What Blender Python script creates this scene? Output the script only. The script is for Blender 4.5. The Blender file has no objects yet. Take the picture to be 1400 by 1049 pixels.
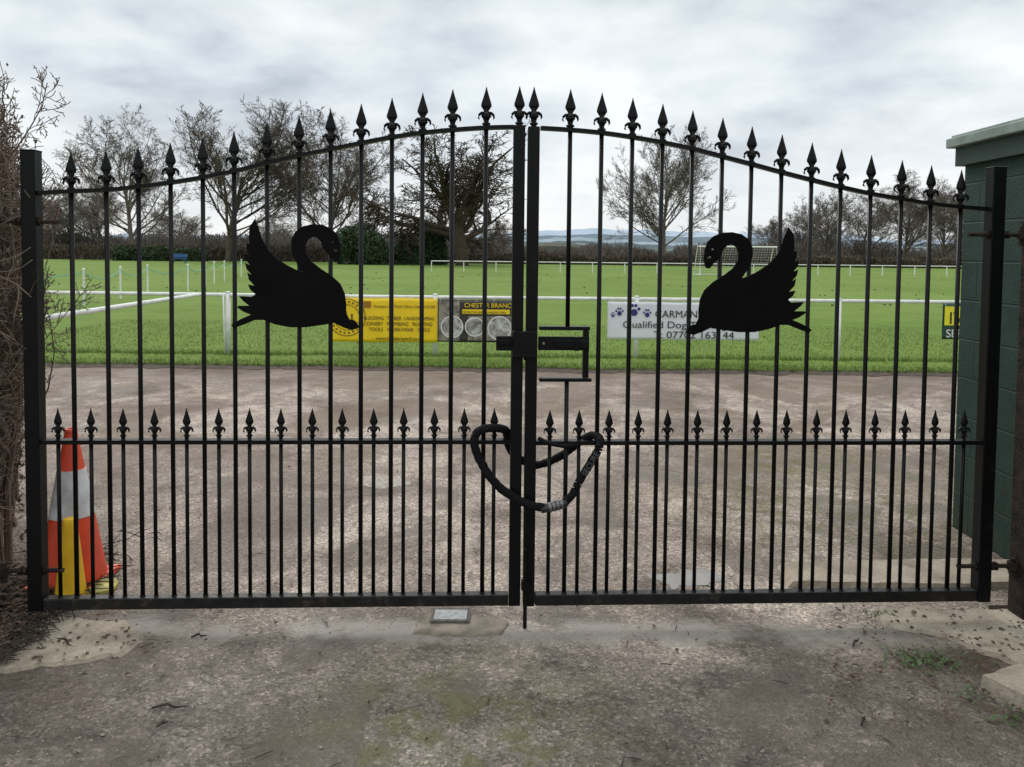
import bpy, math, random
from mathutils import Vector, Matrix, Euler, noise as mn
R=random.Random(7)
sc=bpy.context.scene
COL=sc.collection
sc.view_settings.view_transform='Standard'; sc.view_settings.look='None'; sc.view_settings.exposure=0

# ------------------------------------------------------------ camera
FP=1050.0; PV=391.0; PITCH=math.radians(2.5); ROLL=math.radians(0.6); CH=1.6
cd=bpy.data.cameras.new('camera'); cam=bpy.data.objects.new('camera',cd); COL.objects.link(cam)
cd.sensor_width=36; cd.lens=FP/1400*36; cd.shift_y=-(524.5-PV)/1400; cd.clip_end=12000; cd.clip_start=0.05
RM=Matrix.Rotation(math.pi/2-PITCH,3,'X')@Matrix.Rotation(ROLL,3,'Z')
cam.matrix_world=Matrix.Translation((0,0,CH))@RM.to_4x4()
sc.camera=cam
# survey helpers: measured bearings -> positions on the real planes of the site
def ray(u,v): return RM@Vector(((u-700)/FP,-(v-PV)/FP,-1))
def ground_pt(u,v,z=0.0):
    d=ray(u,v); t=(z-CH)/d.z; return Vector((d.x*t,d.y*t,z))
def yplane(u,v,Y):
    d=ray(u,v); t=Y/d.y; return Vector((d.x*t,Y,CH+d.z*t))
GT=Vector((1,0.045,0)).normalized(); GN=Vector((GT.y,-GT.x,0)) # normal toward viewer
GO=Vector((0,3.24,0))
def gp(u,v):
    d=ray(u,v); t=GO.dot(GN)/d.dot(GN); p=Vector((0,0,CH))+d*t
    return ((p-GO).dot(GT),p.z)
def gw(s,z,n=0): return GO+GT*s+GN*n+Vector((0,0,z))
PX=3.24/FP

# ------------------------------------------------------------ mesh builder
class MB:
    def __init__(s): s.v=[];s.f=[]
    def box(s,c,hx,hy,hz,ax=None):
        ax=ax or (Vector((1,0,0)),Vector((0,1,0)),Vector((0,0,1)))
        b=len(s.v); c=Vector(c)
        for k in (-1,1):
            for j in (-1,1):
                for i in (-1,1): s.v.append(c+ax[0]*hx*i+ax[1]*hy*j+ax[2]*hz*k)
        for f in ((0,2,3,1),(4,5,7,6),(0,1,5,4),(2,6,7,3),(0,4,6,2),(1,3,7,5)): s.f.append([b+i for i in f])
    def rings(s,rings,cap=True):
        b=len(s.v); n=len(rings[0])
        for r in rings: s.v.extend(r)
        for k in range(len(rings)-1):
            for i in range(n):
                j=(i+1)%n; s.f.append([b+k*n+i,b+k*n+j,b+(k+1)*n+j,b+(k+1)*n+i])
        if cap:
            s.f.append([b+i for i in range(n)][::-1]); s.f.append([b+(len(rings)-1)*n+i for i in range(n)])
    def tube(s,pts,rad,n=6,cap=True):
        pts=[Vector(p) for p in pts]; rs=[]
        for k,p in enumerate(pts):
            d=(pts[min(k+1,len(pts)-1)]-pts[max(k-1,0)])
            if d.length<1e-9: d=Vector((0,0,1))
            d.normalize(); a=Vector((0,0,1)) if abs(d.z)<0.9 else Vector((1,0,0))
            x=d.cross(a).normalized(); y=d.cross(x)
            r=rad[k] if isinstance(rad,(list,tuple)) else rad
            rs.append([p+(x*math.cos(2*math.pi*i/n)+y*math.sin(2*math.pi*i/n))*r for i in range(n)])
        s.rings(rs,cap)
    def lathe(s,c,prof,n=20):
        c=Vector(c)
        s.rings([[c+Vector((r*math.cos(2*math.pi*i/n),r*math.sin(2*math.pi*i/n),z)) for i in range(n)] for z,r in prof])
    def quad(s,c,a,b):
        k=len(s.v); s.v+= [c-a-b,c+a-b,c+a+b,c-a+b]; s.f.append([k,k+1,k+2,k+3])
    def tri(s,a,b,c):
        k=len(s.v); s.v+=[a,b,c]; s.f.append([k,k+1,k+2])
    def obj(s,name,mat,parent=None,smooth=False,bevel=0):
        me=bpy.data.meshes.new(name); me.from_pydata([tuple(v) for v in s.v],[],s.f); me.validate()
        if mat: me.materials.append(mat)
        if smooth: me.polygons.foreach_set('use_smooth',[True]*len(me.polygons))
        o=bpy.data.objects.new(name,me); COL.objects.link(o)
        if parent: o.parent=parent
        if bevel:
            m=o.modifiers.new('b','BEVEL'); m.width=bevel; m.segments=2; m.limit_method='ANGLE'
        return o
def empty(name,loc=(0,0,0)):
    e=bpy.data.objects.new(name,None); e.empty_display_size=0.2; COL.objects.link(e); return e

# ------------------------------------------------------------ materials
class NT:
    def __init__(s,name):
        s.m=bpy.data.materials.new(name); s.m.use_nodes=True; s.t=s.m.node_tree; s.b=s.t.nodes['Principled BSDF']
    def n(s,t,**k):
        x=s.t.nodes.new(t)
        for a,b in k.items(): setattr(x,a,b)
        return x
    def l(s,a,b): s.t.links.new(a,b)
    def pos(s): return s.n('ShaderNodeNewGeometry').outputs['Position']
    def noise(s,vec,scale,detail=4,rough=0.55,dist=0):
        x=s.n('ShaderNodeTexNoise'); x.inputs['Scale'].default_value=scale; x.inputs['Detail'].default_value=detail
        x.inputs['Roughness'].default_value=rough; x.inputs['Distortion'].default_value=dist; s.l(vec,x.inputs['Vector']); return x.outputs['Fac']
    def ramp(s,fac,stops):
        x=s.n('ShaderNodeValToRGB'); e=x.color_ramp.elements
        while len(e)<len(stops): e.new(0.5)
        for i,(p,c) in enumerate(stops):
            e[i].position=p; c=(c,c,c) if isinstance(c,(int,float)) else c; e[i].color=(*c,1)
        s.l(fac,x.inputs['Fac']); return x.outputs['Color']
    def mix(s,fac,a,b,mode='MIX'):
        x=s.n('ShaderNodeMix',data_type='RGBA',blend_type=mode)
        ins={i.identifier:i for i in x.inputs}
        for k,val in (('Factor_Float',fac),('A_Color',a),('B_Color',b)):
            if isinstance(val,(int,float)): ins[k].default_value=val if k=='Factor_Float' else (val,val,val,1)
            elif isinstance(val,tuple): ins[k].default_value=(*val,1)
            else: s.l(val,ins[k])
        return [o for o in x.outputs if o.identifier=='Result_Color'][0]
    def math(s,op,a,b=0,clamp=False):
        x=s.n('ShaderNodeMath',operation=op,use_clamp=clamp)
        for i,val in enumerate((a,b)):
            if isinstance(val,(int,float)): x.inputs[i].default_value=val
            else: s.l(val,x.inputs[i])
        return x.outputs[0]
    def mr(s,v,a,b):
        x=s.n('ShaderNodeMapRange'); s.l(v,x.inputs[0]); x.inputs[1].default_value=a; x.inputs[2].default_value=b; return x.outputs[0]
    def bump(s,h,strength=0.5,dist=0.01):
        x=s.n('ShaderNodeBump'); x.inputs['Strength'].default_value=strength; x.inputs['Distance'].default_value=dist
        s.l(h,x.inputs['Height']); s.l(x.outputs[0],s.b.inputs['Normal']); return x.outputs[0]
def simple(name,c1,c2=None,scale=8,rough=0.6,metal=0,bump=0,bs=60,spec=None):
    t=NT(name); c2=c2 or tuple(x*0.7 for x in c1); p=t.pos()
    f=t.noise(p,scale,4); col=t.ramp(f,[(0.35,c1),(0.65,c2)]); t.l(col,t.b.inputs['Base Color'])
    t.b.inputs['Roughness'].default_value=rough; t.b.inputs['Metallic'].default_value=metal
    if spec is not None: t.b.inputs['Specular IOR Level'].default_value=spec
    if bump: t.bump(t.noise(p,bs,3),bump,0.01)
    return t.m
t=NT('black_gate_paint'); p=t.pos(); f=t.noise(p,14,5,0.7)
t.l(t.ramp(f,[(0.3,(0.003,0.003,0.0035)),(0.62,(0.005,0.005,0.0055)),(0.75,(0.016,0.013,0.011))]),t.b.inputs['Base Color'])
t.b.inputs['Roughness'].default_value=0.38; t.b.inputs['Specular IOR Level'].default_value=0.17; m_black=t.m
m_swan=simple('black_plate_paint',(0.003,0.003,0.003),(0.005,0.005,0.005),10,0.7,spec=0.08)
t=NT('black_rail_weathered'); p=t.pos(); f=t.noise(p,18,6,0.75)
t.l(t.ramp(f,[(0.40,(0.006,0.006,0.007)),(0.57,(0.013,0.012,0.012)),(0.72,(0.06,0.05,0.042))]),t.b.inputs['Base Color'])
t.b.inputs['Specular IOR Level'].default_value=0.3
t.l(t.ramp(t.noise(p,50,3),[(0.3,0.28),(0.7,0.6)]),t.b.inputs['Roughness']); m_rail=t.m
t=NT('black_fabric_sleeve'); p=t.pos(); t.b.inputs['Base Color'].default_value=(0.006,0.006,0.008,1); t.b.inputs['Roughness'].default_value=0.8; t.b.inputs['Specular IOR Level'].default_value=0.2
t.bump(t.noise(p,70,4,0.6,1.0),0.9,0.012); m_sleeve=t.m
m_steel=simple('dull_steel',(0.35,0.35,0.36),(0.15,0.15,0.15),60,0.4,0.8,0.3)
m_white=simple('white_rail_paint',(0.80,0.81,0.80),(0.64,0.66,0.62),9,0.5)
m_rust=simple('rusty_dark_post',(0.010,0.009,0.0085),(0.038,0.025,0.018),22,0.7,0,0.6,70,0.2)

# asphalt
def asphalt():
    t=NT('worn_asphalt'); p=t.pos()
    sx=t.n('ShaderNodeSeparateXYZ'); t.l(p,sx.inputs[0]); X,Y=sx.outputs[0],sx.outputs[1]
    big=t.noise(p,0.9,6,0.65,0.6); mid=t.noise(p,4.2,5,0.7,0.4); vf=t.noise(p,190,2,0.8)
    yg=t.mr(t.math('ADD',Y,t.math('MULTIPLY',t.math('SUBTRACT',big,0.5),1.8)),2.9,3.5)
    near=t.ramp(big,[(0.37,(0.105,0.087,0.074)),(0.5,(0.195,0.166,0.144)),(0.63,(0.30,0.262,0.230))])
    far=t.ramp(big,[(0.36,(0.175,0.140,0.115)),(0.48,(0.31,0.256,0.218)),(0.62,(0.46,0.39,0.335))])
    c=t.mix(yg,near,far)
    c=t.mix(1.0,c,t.ramp(mid,[(0.32,0.62),(0.5,1.0),(0.68,1.20)]),'MULTIPLY')
    v=t.n('ShaderNodeTexVoronoi'); v.inputs['Scale'].default_value=95; t.l(p,v.inputs['Vector'])
    cell=t.n('ShaderNodeSeparateColor'); t.l(v.outputs['Color'],cell.inputs[0])
    c=t.mix(0.8,c,t.ramp(cell.outputs[0],[(0.0,0.42),(0.35,0.85),(0.78,1.1),(1.0,1.9)]),'MULTIPLY')
    c=t.mix(1.0,c,t.ramp(vf,[(0.3,0.6),(0.5,1.0),(0.7,1.42)]),'MULTIPLY')
    d=t.noise(p,1.25,7,0.72,1.4); dm=t.ramp(d,[(0.515,0.0),(0.585,1.0)])
    c=t.mix(t.math('MULTIPLY',dm,0.68),c,(0.100,0.078,0.062))
    def band(c0,w): return t.mr(t.math('ABSOLUTE',t.math('SUBTRACT',t.math('ADD',Y,t.math('MULTIPLY',mid,0.25)),c0+0.125)),w,w*0.4)
    c=t.mix(t.math('MULTIPLY',band(3.17,0.13),t.ramp(t.noise(p,1.6,4,0.6),[(0.42,0.0),(0.50,0.75)])),c,(0.38,0.35,0.32))
    # rectangular reinstatement patches, slightly darker than the yard
    def patch(x0,x1,y0,y1):
        wob=t.math('MULTIPLY',t.math('SUBTRACT',t.noise(p,6,3),0.5),0.10)
        a=t.math('MULTIPLY',t.mr(t.math('ADD',X,wob),x0-.01,x0+.01),t.mr(t.math('ADD',X,wob),x1+.01,x1-.01))
        b=t.math('MULTIPLY',t.mr(t.math('ADD',Y,wob),y0-.01,y0+.01),t.mr(t.math('ADD',Y,wob),y1+.01,y1-.01)); return t.math('MULTIPLY',a,b)
    pm=t.math('MAXIMUM',patch(-1.75,-1.1,3.75,4.9),patch(0.9,2.0,5.3,6.3))
    c=t.mix(t.math('MULTIPLY',pm,0.5),c,(0.165,0.14,0.123))
    dg=t.mr(t.math('ADD',Y,t.math('MULTIPLY',mid,2.4)),9.7,11.9)
    c=t.mix(t.math('MULTIPLY',dg,0.8),c,(0.12,0.084,0.060))
    mud=t.math('MULTIPLY',t.mr(Y,4.2,6.5),t.ramp(t.noise(p,0.55,6,0.7,1.0),[(0.47,0.0),(0.56,0.72)]))
    c=t.mix(mud,c,(0.16,0.115,0.086))
    def blob(cx,cy,r):
        cmb=t.n('ShaderNodeVectorMath',operation='DISTANCE'); t.l(p,cmb.inputs[0]); cmb.inputs[1].default_value=(cx,cy,0)
        return t.mr(cmb.outputs['Value'],r,r*0.3)
    bl=t.math('MAXIMUM',blob(2.1,4.9,1.4),t.math('MAXIMUM',blob(-0.15,2.45,0.75),blob(2.2,5.9,1.1)))
    moss=t.math('MULTIPLY',t.math('MULTIPLY',bl,t.ramp(t.noise(p,7,6,0.7),[(0.44,0.0),(0.60,1.0)])),0.7)
    c=t.mix(moss,c,(0.115,0.115,0.038))
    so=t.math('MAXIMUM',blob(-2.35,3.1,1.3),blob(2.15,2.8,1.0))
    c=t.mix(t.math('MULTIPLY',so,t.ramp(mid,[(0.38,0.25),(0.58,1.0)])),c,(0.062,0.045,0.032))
    wp=t.n('ShaderNodeVectorMath',operation='ADD'); t.l(p,wp.inputs[0]); nn=t.n('ShaderNodeTexNoise'); nn.inputs['Scale'].default_value=3; nn.inputs['Detail'].default_value=4; t.l(p,nn.inputs['Vector'])
    sc_=t.n('ShaderNodeVectorMath',operation='SCALE'); t.l(nn.outputs['Color'],sc_.inputs[0]); sc_.inputs['Scale'].default_value=0.5; t.l(sc_.outputs[0],wp.inputs[1])
    cv=t.n('ShaderNodeTexVoronoi',feature='DISTANCE_TO_EDGE'); cv.inputs['Scale'].default_value=0.6; t.l(wp.outputs[0],cv.inputs['Vector'])
    ck=t.ramp(cv.outputs['Distance'],[(0.0,1.0),(0.009,0.0)])
    ck=t.math('MULTIPLY',ck,t.ramp(d,[(0.42,0.6),(0.50,0.0)]))
    c=t.mix(ck,c,(0.06,0.048,0.038))
    t.l(c,t.b.inputs['Base Color'])
    t.l(t.math('SUBTRACT',0.9,t.math('MULTIPLY',dm,0.35)),t.b.inputs['Roughness']); t.b.inputs['Specular IOR Level'].default_value=0.35
    h=t.math('ADD',t.math('MULTIPLY',v.outputs['Distance'],0.5),t.math('ADD',t.noise(p,60,3,0.75),t.math('MULTIPLY',mid,2.0)))
    t.bump(t.math('SUBTRACT',h,t.math('MULTIPLY',ck,1.0)),0.8,0.012); return t.m
m_asph=asphalt()

def grassmat(name):
    t=NT(name); p=t.pos()
    big=t.noise(p,0.10,5,0.65,0.5); mid=t.noise(p,1.1,5,0.7); fine=t.noise(p,26,3,0.8)
    c=t.ramp(big,[(0.35,(0.115,0.188,0.034)),(0.5,(0.138,0.215,0.041)),(0.65,(0.165,0.240,0.052))])
    c=t.mix(1.0,c,t.ramp(mid,[(0.3,0.82),(0.55,1.0),(0.75,1.12)]),'MULTIPLY')
    c=t.mix(1.0,c,t.ramp(fine,[(0.3,0.6),(0.5,1.0),(0.7,1.4)]),'MULTIPLY')
    bare=t.ramp(t.noise(p,0.35,6,0.75,1),[(0.58,0.0),(0.74,0.4)])
    c=t.mix(bare,c,(0.17,0.17,0.065))
    t.l(c,t.b.inputs['Base Color']); t.b.inputs['Roughness'].default_value=0.9; t.b.inputs['Specular IOR Level'].default_value=0.15
    t.bump(fine,0.7,0.03); return t.m
m_grass=grassmat('pitch_grass')
m_ground=simple('farmland',(0.09,0.13,0.045),(0.12,0.12,0.06),0.01,0.95)

# ------------------------------------------------------------ ground sheets
g=MB(); g.quad(Vector((0,1500,-0.006)),Vector((6000,0,0)),Vector((0,4500,0))); g.obj('ground',m_ground)
g=MB()
NX,NY=60,60; xs=[-14+28*i/NX for i in range(NX+1)]; ys=[-3+13.9*j/NY for j in range(NY+1)]
for y in ys:
    for x in xs: g.v.append(Vector((x,y,0)))
for j in range(NY):
    for i in range(NX):
        a=j*(NX+1)+i; g.f.append([a,a+1,a+NX+2,a+NX+1])
g.obj('asphalt_yard',m_asph)
def edge_y(x): return 10.42+0.12*mn.noise(Vector((x*1.3,0,0)))+0.06*mn.noise(Vector((x*6,3,0)))
g=MB(); N=500
rows=[0,0.04,0.12,1,5,15,40,98]
zz=[-0.01,0.03,0.045,0.04,0.02,0.0,0,0]
XW=[-80,-40,-20,-12]+[(-9+18*i/N) for i in range(N+1)]+[12,20,40,80]
for k,dy in enumerate(rows):
    for x in XW: g.v.append(Vector((x,edge_y(x)+dy,zz[k]+(0.004 if k>4 else 0)+(0.012*mn.noise(Vector((x*3,dy*7,1))) if 0<k<5 else 0))))
W=len(XW)
for k in range(len(rows)-1):
    for i in range(W-1):
        a=k*W+i; g.f.append([a,a+1,a+W+1,a+W])
g.obj('grass_pitch',m_grass)
t=NT('grass_blades'); p=t.pos(); c=t.ramp(t.noise(p,22,2),[(0.3,(0.075,0.135,0.020)),(0.5,(0.13,0.205,0.034)),(0.72,(0.24,0.29,0.085))]); t.l(c,t.b.inputs['Base Color']); t.b.inputs['Roughness'].default_value=0.7; m_blade=t.m
g=MB()
for i in range(60000):
    x=R.uniform(-8.5,8.5); q=R.random(); dy=q*q*6.5
    y=edge_y(x)+dy-0.02; h=R.uniform(0.02,0.05)*(1.4 if dy<0.35 else 0.8); w=R.uniform(0.003,0.007)
    a=R.uniform(0,6.28); d=Vector((math.cos(a)*w,math.sin(a)*w,0)); z=0.02 if dy<0.1 else 0.03
    b=Vector((x,y,z)); g.tri(b-d,b+d,b+Vector((R.gauss(0,0.018),R.gauss(0,0.018),h)))
for i in range(7000):
    x=R.uniform(-8.5,8.5); y=11.4+R.gauss(0,0.06); h=R.uniform(0.04,0.10); w=0.005
    b=Vector((x,y,0.03)); g.tri(b-Vector((w,0,0)),b+Vector((w,0,0)),b+Vector((R.gauss(0,0.03),R.gauss(0,0.02),h)))
g.obj('grass_tufts',m_blade)
g=MB()
def lo(x): return edge_y(x)-0.20-0.14*mn.noise(Vector((x*3,9,0)))-0.05*mn.noise(Vector((x*11,2,0)))
for i in range(400):
    x=-10+20*i/400; x2=-10+20*(i+1)/400
    k=len(g.v); g.v+=[Vector((x,lo(x),0.004)),Vector((x2,lo(x2),0.004)),Vector((x2,edge_y(x2)+0.03,0.03)),Vector((x,edge_y(x)+0.03,0.03))]; g.f.append([k,k+1,k+2,k+3])
g.obj('soil_verge',simple('wet_soil',(0.030,0.023,0.017),(0.085,0.060,0.042),12,0.9,0,0.8,50))
g=MB()
for i in range(260):
    y=22+R.random()*35; x=R.uniform(-.7,.7)*y; s=R.uniform(.02,.05); g.quad(Vector((x,y,0.03+s*.4)),Vector((s,0,0)),Vector((0,s*.3,s*.5)))
g.obj('leaf_litter',simple('litter_brown',(0.09,0.08,0.04),(0.06,0.06,0.03),3,0.9))

t=NT('old_concrete'); p=t.pos(); f=t.noise(p,3,7,0.7)
c=t.ramp(f,[(0.3,(0.20,0.165,0.125)),(0.5,(0.37,0.315,0.25)),(0.7,(0.48,0.43,0.355))]); c=t.mix(1.0,c,t.ramp(t.noise(p,120,3,0.8),[(0.3,0.7),(0.5,1.0),(0.7,1.25)]),'MULTIPLY')
c=t.mix(t.ramp(t.noise(p,5,6,0.75),[(0.55,0.0),(0.70,0.6)]),c,(0.10,0.078,0.052))
t.l(c,t.b.inputs['Base Color']); t.b.inputs['Roughness'].default_value=0.9; t.bump(t.noise(p,40,5,0.7),0.6,0.01); m_conc=t.m
def slab(name,pts,h=0.012,rag=0.02,mat=None,parent=None,seed=0,z0=-0.004):
    w=[ground_pt(u,v) for u,v in pts]; out=[]
    for i,a in enumerate(w):
        b=w[(i+1)%len(w)]; n=max(2,int((b-a).length/0.02))
        for k in range(n):
            q=a.lerp(b,k/n); nv=mn.noise_vector(Vector((q.x*9+seed,q.y*9,0)))+0.5*mn.noise_vector(Vector((q.x*30+seed,q.y*30,0))); out.append(Vector((q.x+nv.x*rag,q.y+nv.y*rag,h)))
    g=MB(); n=len(out); cen=sum(out,Vector())/n
    low=[Vector((q.x+(q.x-cen.x)*0.05,q.y+(q.y-cen.y)*0.05,z0)) for q in out]
    g.v=out+low; g.f.append(list(range(n)))
    for i in range(n): g.f.append([i,(i+1)%n,n+(i+1)%n,n+i])
    return g.obj(name,mat or m_conc,parent)
slab('concrete_patch',[(-60,930),(40,918),(120,905),(170,893),(192,872),(165,856),(110,848),(45,843),(-60,850)],0.014,0.035)
slab('concrete_patch',[(566,866),(640,870),(686,866),(690,846),(640,840),(580,842)],0.008,0.035,simple('mossy_concrete',(0.30,0.255,0.205),(0.15,0.13,0.10),14,0.9,0,0.7,80))
slab('concrete_pad',[(1072,776),(1200,773),(1330,771),(1460,775),(1460,800),(1330,806),(1200,805),(1085,802)],0.03,0.015)
slab('concrete_pad',[(1195,835),(1300,838),(1420,840),(1460,905),(1400,915),(1310,880),(1215,855)],0.018,0.04)
slab('kerb_stone',[(1345,945),(1460,905),(1500,960),(1420,985)],0.06,0.01)
slab('puddle',[(895,790),(930,781),(975,782),(990,792),(970,801),(915,802)],0.003,0.06,simple('wet_asphalt',(0.22,0.205,0.19),(0.30,0.275,0.255),9,0.2),None,3)
slab('concrete_patch',[(490,655),(515,650),(552,654),(556,664),(520,668),(495,664)],0.003,0.05,simple('pale_repair',(0.42,0.38,0.34),(0.24,0.21,0.185),30,0.9))
e=empty('drain_cover'); a=ground_pt(592,852); b=ground_pt(640,840); cx,cy=(a.x+b.x)/2,(a.y+b.y)/2
g=MB(); g.box((cx,cy,0.014),0.072,0.045,0.006); g.obj('lid',simple('galvanised',(0.34,0.36,0.37),(0.2,0.21,0.21),40,0.5,0.2),e,bevel=0.002)
g=MB()
for sx_,sy_,hx,hy in ((0,-0.052,0.084,0.005),(0,0.052,0.084,0.005),(-0.079,0,0.005,0.045),(0.079,0,0.005,0.045)): g.box((cx+sx_,cy+sy_,0.013),hx,hy,0.005)
g.obj('frame',simple('cast_frame',(0.13,0.12,0.11),(0.07,0.06,0.05),40,0.8),e)

g=MB()
def pebble(x,y,r):
    c=Vector((x,y,r*0.35)); k=len(g.v)
    a=R.uniform(0,6.28)
    for i in range(5):
        q=r*R.uniform(0.7,1.2); g.v.append(c+Vector((math.cos(a+i*1.257)*q,math.sin(a+i*1.257)*q,R.uniform(-.2,.2)*r)))
    g.v.append(c+Vector((0,0,r*0.6)))
    for i in range(5): g.f.append([k+i,k+(i+1)%5,k+5])
for i in range(6500):
    y=1.9+R.random()**1.5*7; x=R.uniform(-0.75,0.75)*y
    if mn.noise(Vector((x*1.2,y*1.2,4)))<-0.05: continue
    pebble(x,y,R.uniform(0.0015,0.005)*(1 if R.random()<.95 else 1.8))
g.obj('loose_gravel',simple('gravel_stone',(0.40,0.35,0.30),(0.17,0.145,0.125),90,0.85))
g=MB()
def leaf(x,y,s,z=0.006):
    a=R.uniform(0,6.28); d=Vector((math.cos(a),math.sin(a),0)); n=Vector((-d.y,d.x,0)); c=Vector((x,y,z+R.uniform(0,0.006)))
    k=len(g.v); g.v+=[c-d*s,c+n*s*0.5+Vector((0,0,R.uniform(0,s*0.5))),c+d*s,c-n*s*0.5+Vector((0,0,R.uniform(0,s*0.5)))]
    g.f+= [[k,k+1,k+2],[k,k+2,k+3]]
for i in range(190):
    y=2.0+R.random()**1.6*5; leaf(R.uniform(-0.7,0.7)*y,y,R.uniform(0.006,0.017))
for i in range(3200):
    y=3.0+abs(R.gauss(0,0.5)); x=-1.95-abs(R.gauss(0,0.28)); leaf(x-0.12*(y-3),y-0.25,R.uniform(0.010,0.026),0.01+R.random()*0.03)
for i in range(170):
    leaf(-1.9+R.gauss(0,.33),3.05+R.gauss(0,0.14),R.uniform(0.007,0.016),0.016)
for i in range(280):
    q=ground_pt(R.uniform(1130,1400),R.uniform(835,1000)); leaf(q.x,q.y,R.uniform(0.006,0.016),0.018)
g.obj('dead_leaves',simple('dead_leaf',(0.11,0.062,0.036),(0.04,0.026,0.017),30,0.8))
g=MB()
for i in range(500):
    a=R.uniform(0,3.14); y=2.85+abs(R.gauss(0,.45)); x=-1.9-abs(R.gauss(0,.3)); d=Vector((math.cos(a),math.sin(a),R.uniform(-.1,.2)))*R.uniform(0.02,0.09); c=Vector((x,y,0.03)); g.tube([c-d,c+Vector((0,0,.01)),c+d],[0.002,0.003,0.0015],4)
for (u,v,l,a) in ((232,967,0.06,0.1),(222,990,0.02,1),(50,868,0.12,0.4),(90,880,0.08,-0.5),(272,870,0.03,0.3),(1180,985,0.03,1),(1170,878,0.04,0.9),(20,890,0.1,0.2)):
    q=ground_pt(u,v,0.01); d=Vector((math.cos(a),math.sin(a),0))*l
    g.tube([q-d,q-d*0.3+Vector((0.005,0.012,0.006)),q+d*0.3+Vector((0.0,-0.006,0.003)),q+d],[0.004,0.005,0.004,0.002],5)
for i in range(60):
    y=2+R.random()*2; x=R.uniform(-.7,.7)*y; a=R.uniform(0,3.1); d=Vector((math.cos(a),math.sin(a),0))*R.uniform(0.01,0.035); g.tube([Vector((x,y,0.006))-d,Vector((x,y,0.009)),Vector((x,y,0.006))+d],[0.0015,0.002,0.001],4)
g.obj('fallen_twigs',simple('dead_wood',(0.05,0.035,0.025),(0.02,0.015,0.012),30,0.9))
g=MB()
def sprig(cu_,cv_,su,sv,n,smax):
    for i in range(n):
        q=ground_pt(R.gauss(cu_,su),R.gauss(cv_,sv)); s=R.uniform(0.005,smax); a=R.uniform(0,6.28)
        d=Vector((math.cos(a),math.sin(a),R.uniform(-.1,.9))).normalized(); n_=d.cross(Vector((0,0,1))).normalized()
        g.quad(q+Vector((0,0,R.uniform(0.008,0.025))),d*s,n_*s*0.4)
sprig(1268,908,26,8,190,0.012); sprig(1330,950,18,8,50,0.010); sprig(1225,895,14,5,50,0.009); sprig(1385,985,18,8,50,0.011); sprig(1215,845,25,4,60,0.009); sprig(150,798,14,3,60,0.01)
g.obj('weeds',simple('weed_leaf',(0.075,0.125,0.038),(0.04,0.08,0.022),40,0.6))

# ------------------------------------------------------------ gates
PROF=[(0,0.4),(4,1.3),(10,3.0),(17,5.2),(23,7.0),(26,7.2),(29,5.2),(32,3.4),(34,3.6),(37,6.0),(40,7.0),(42,5.0),(45,3.6),(47.5,3.6),(48.5,5.6),(50.5,5.8),(51.5,4.0),(56,3.3)]
def spear(g,s,ztip,k=1.0):
    rs=[]
    for y,w in PROF:
        z=ztip-y*PX*k; hw=w*PX*k; hd=hw*(0.45 if y<30 else 0.85)
        rs.append([gw(s+hw*c,z,hd*sn) for c,sn in ((1,0),(.62,.62),(0,1),(-.62,.62),(-1,0),(-.62,-.62),(0,-1),(.62,-.62))])
    g.rings(rs)
    for sg in (-1,1):
        pts=[(3,35),(6.5,35.2),(9.6,37.5),(10.6,41.5),(9.2,44)]; rr=[2.2,2.3,2.0,1.4,0.5]
        g.tube([gw(s+sg*a*PX*k,ztip-b*PX*k,0) for a,b in pts],[r*PX*k for r in rr],6)
        pts=[(0,35),(4,35.2),(6.5,37.5),(7.2,41.5),(6,44)]
        g.tube([gw(s,ztip-b*PX*k,sg*a*PX*k) for a,b in pts],[r*PX*k for r in rr],6)
AX=(GT,GN,Vector((0,0,1)))
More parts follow.
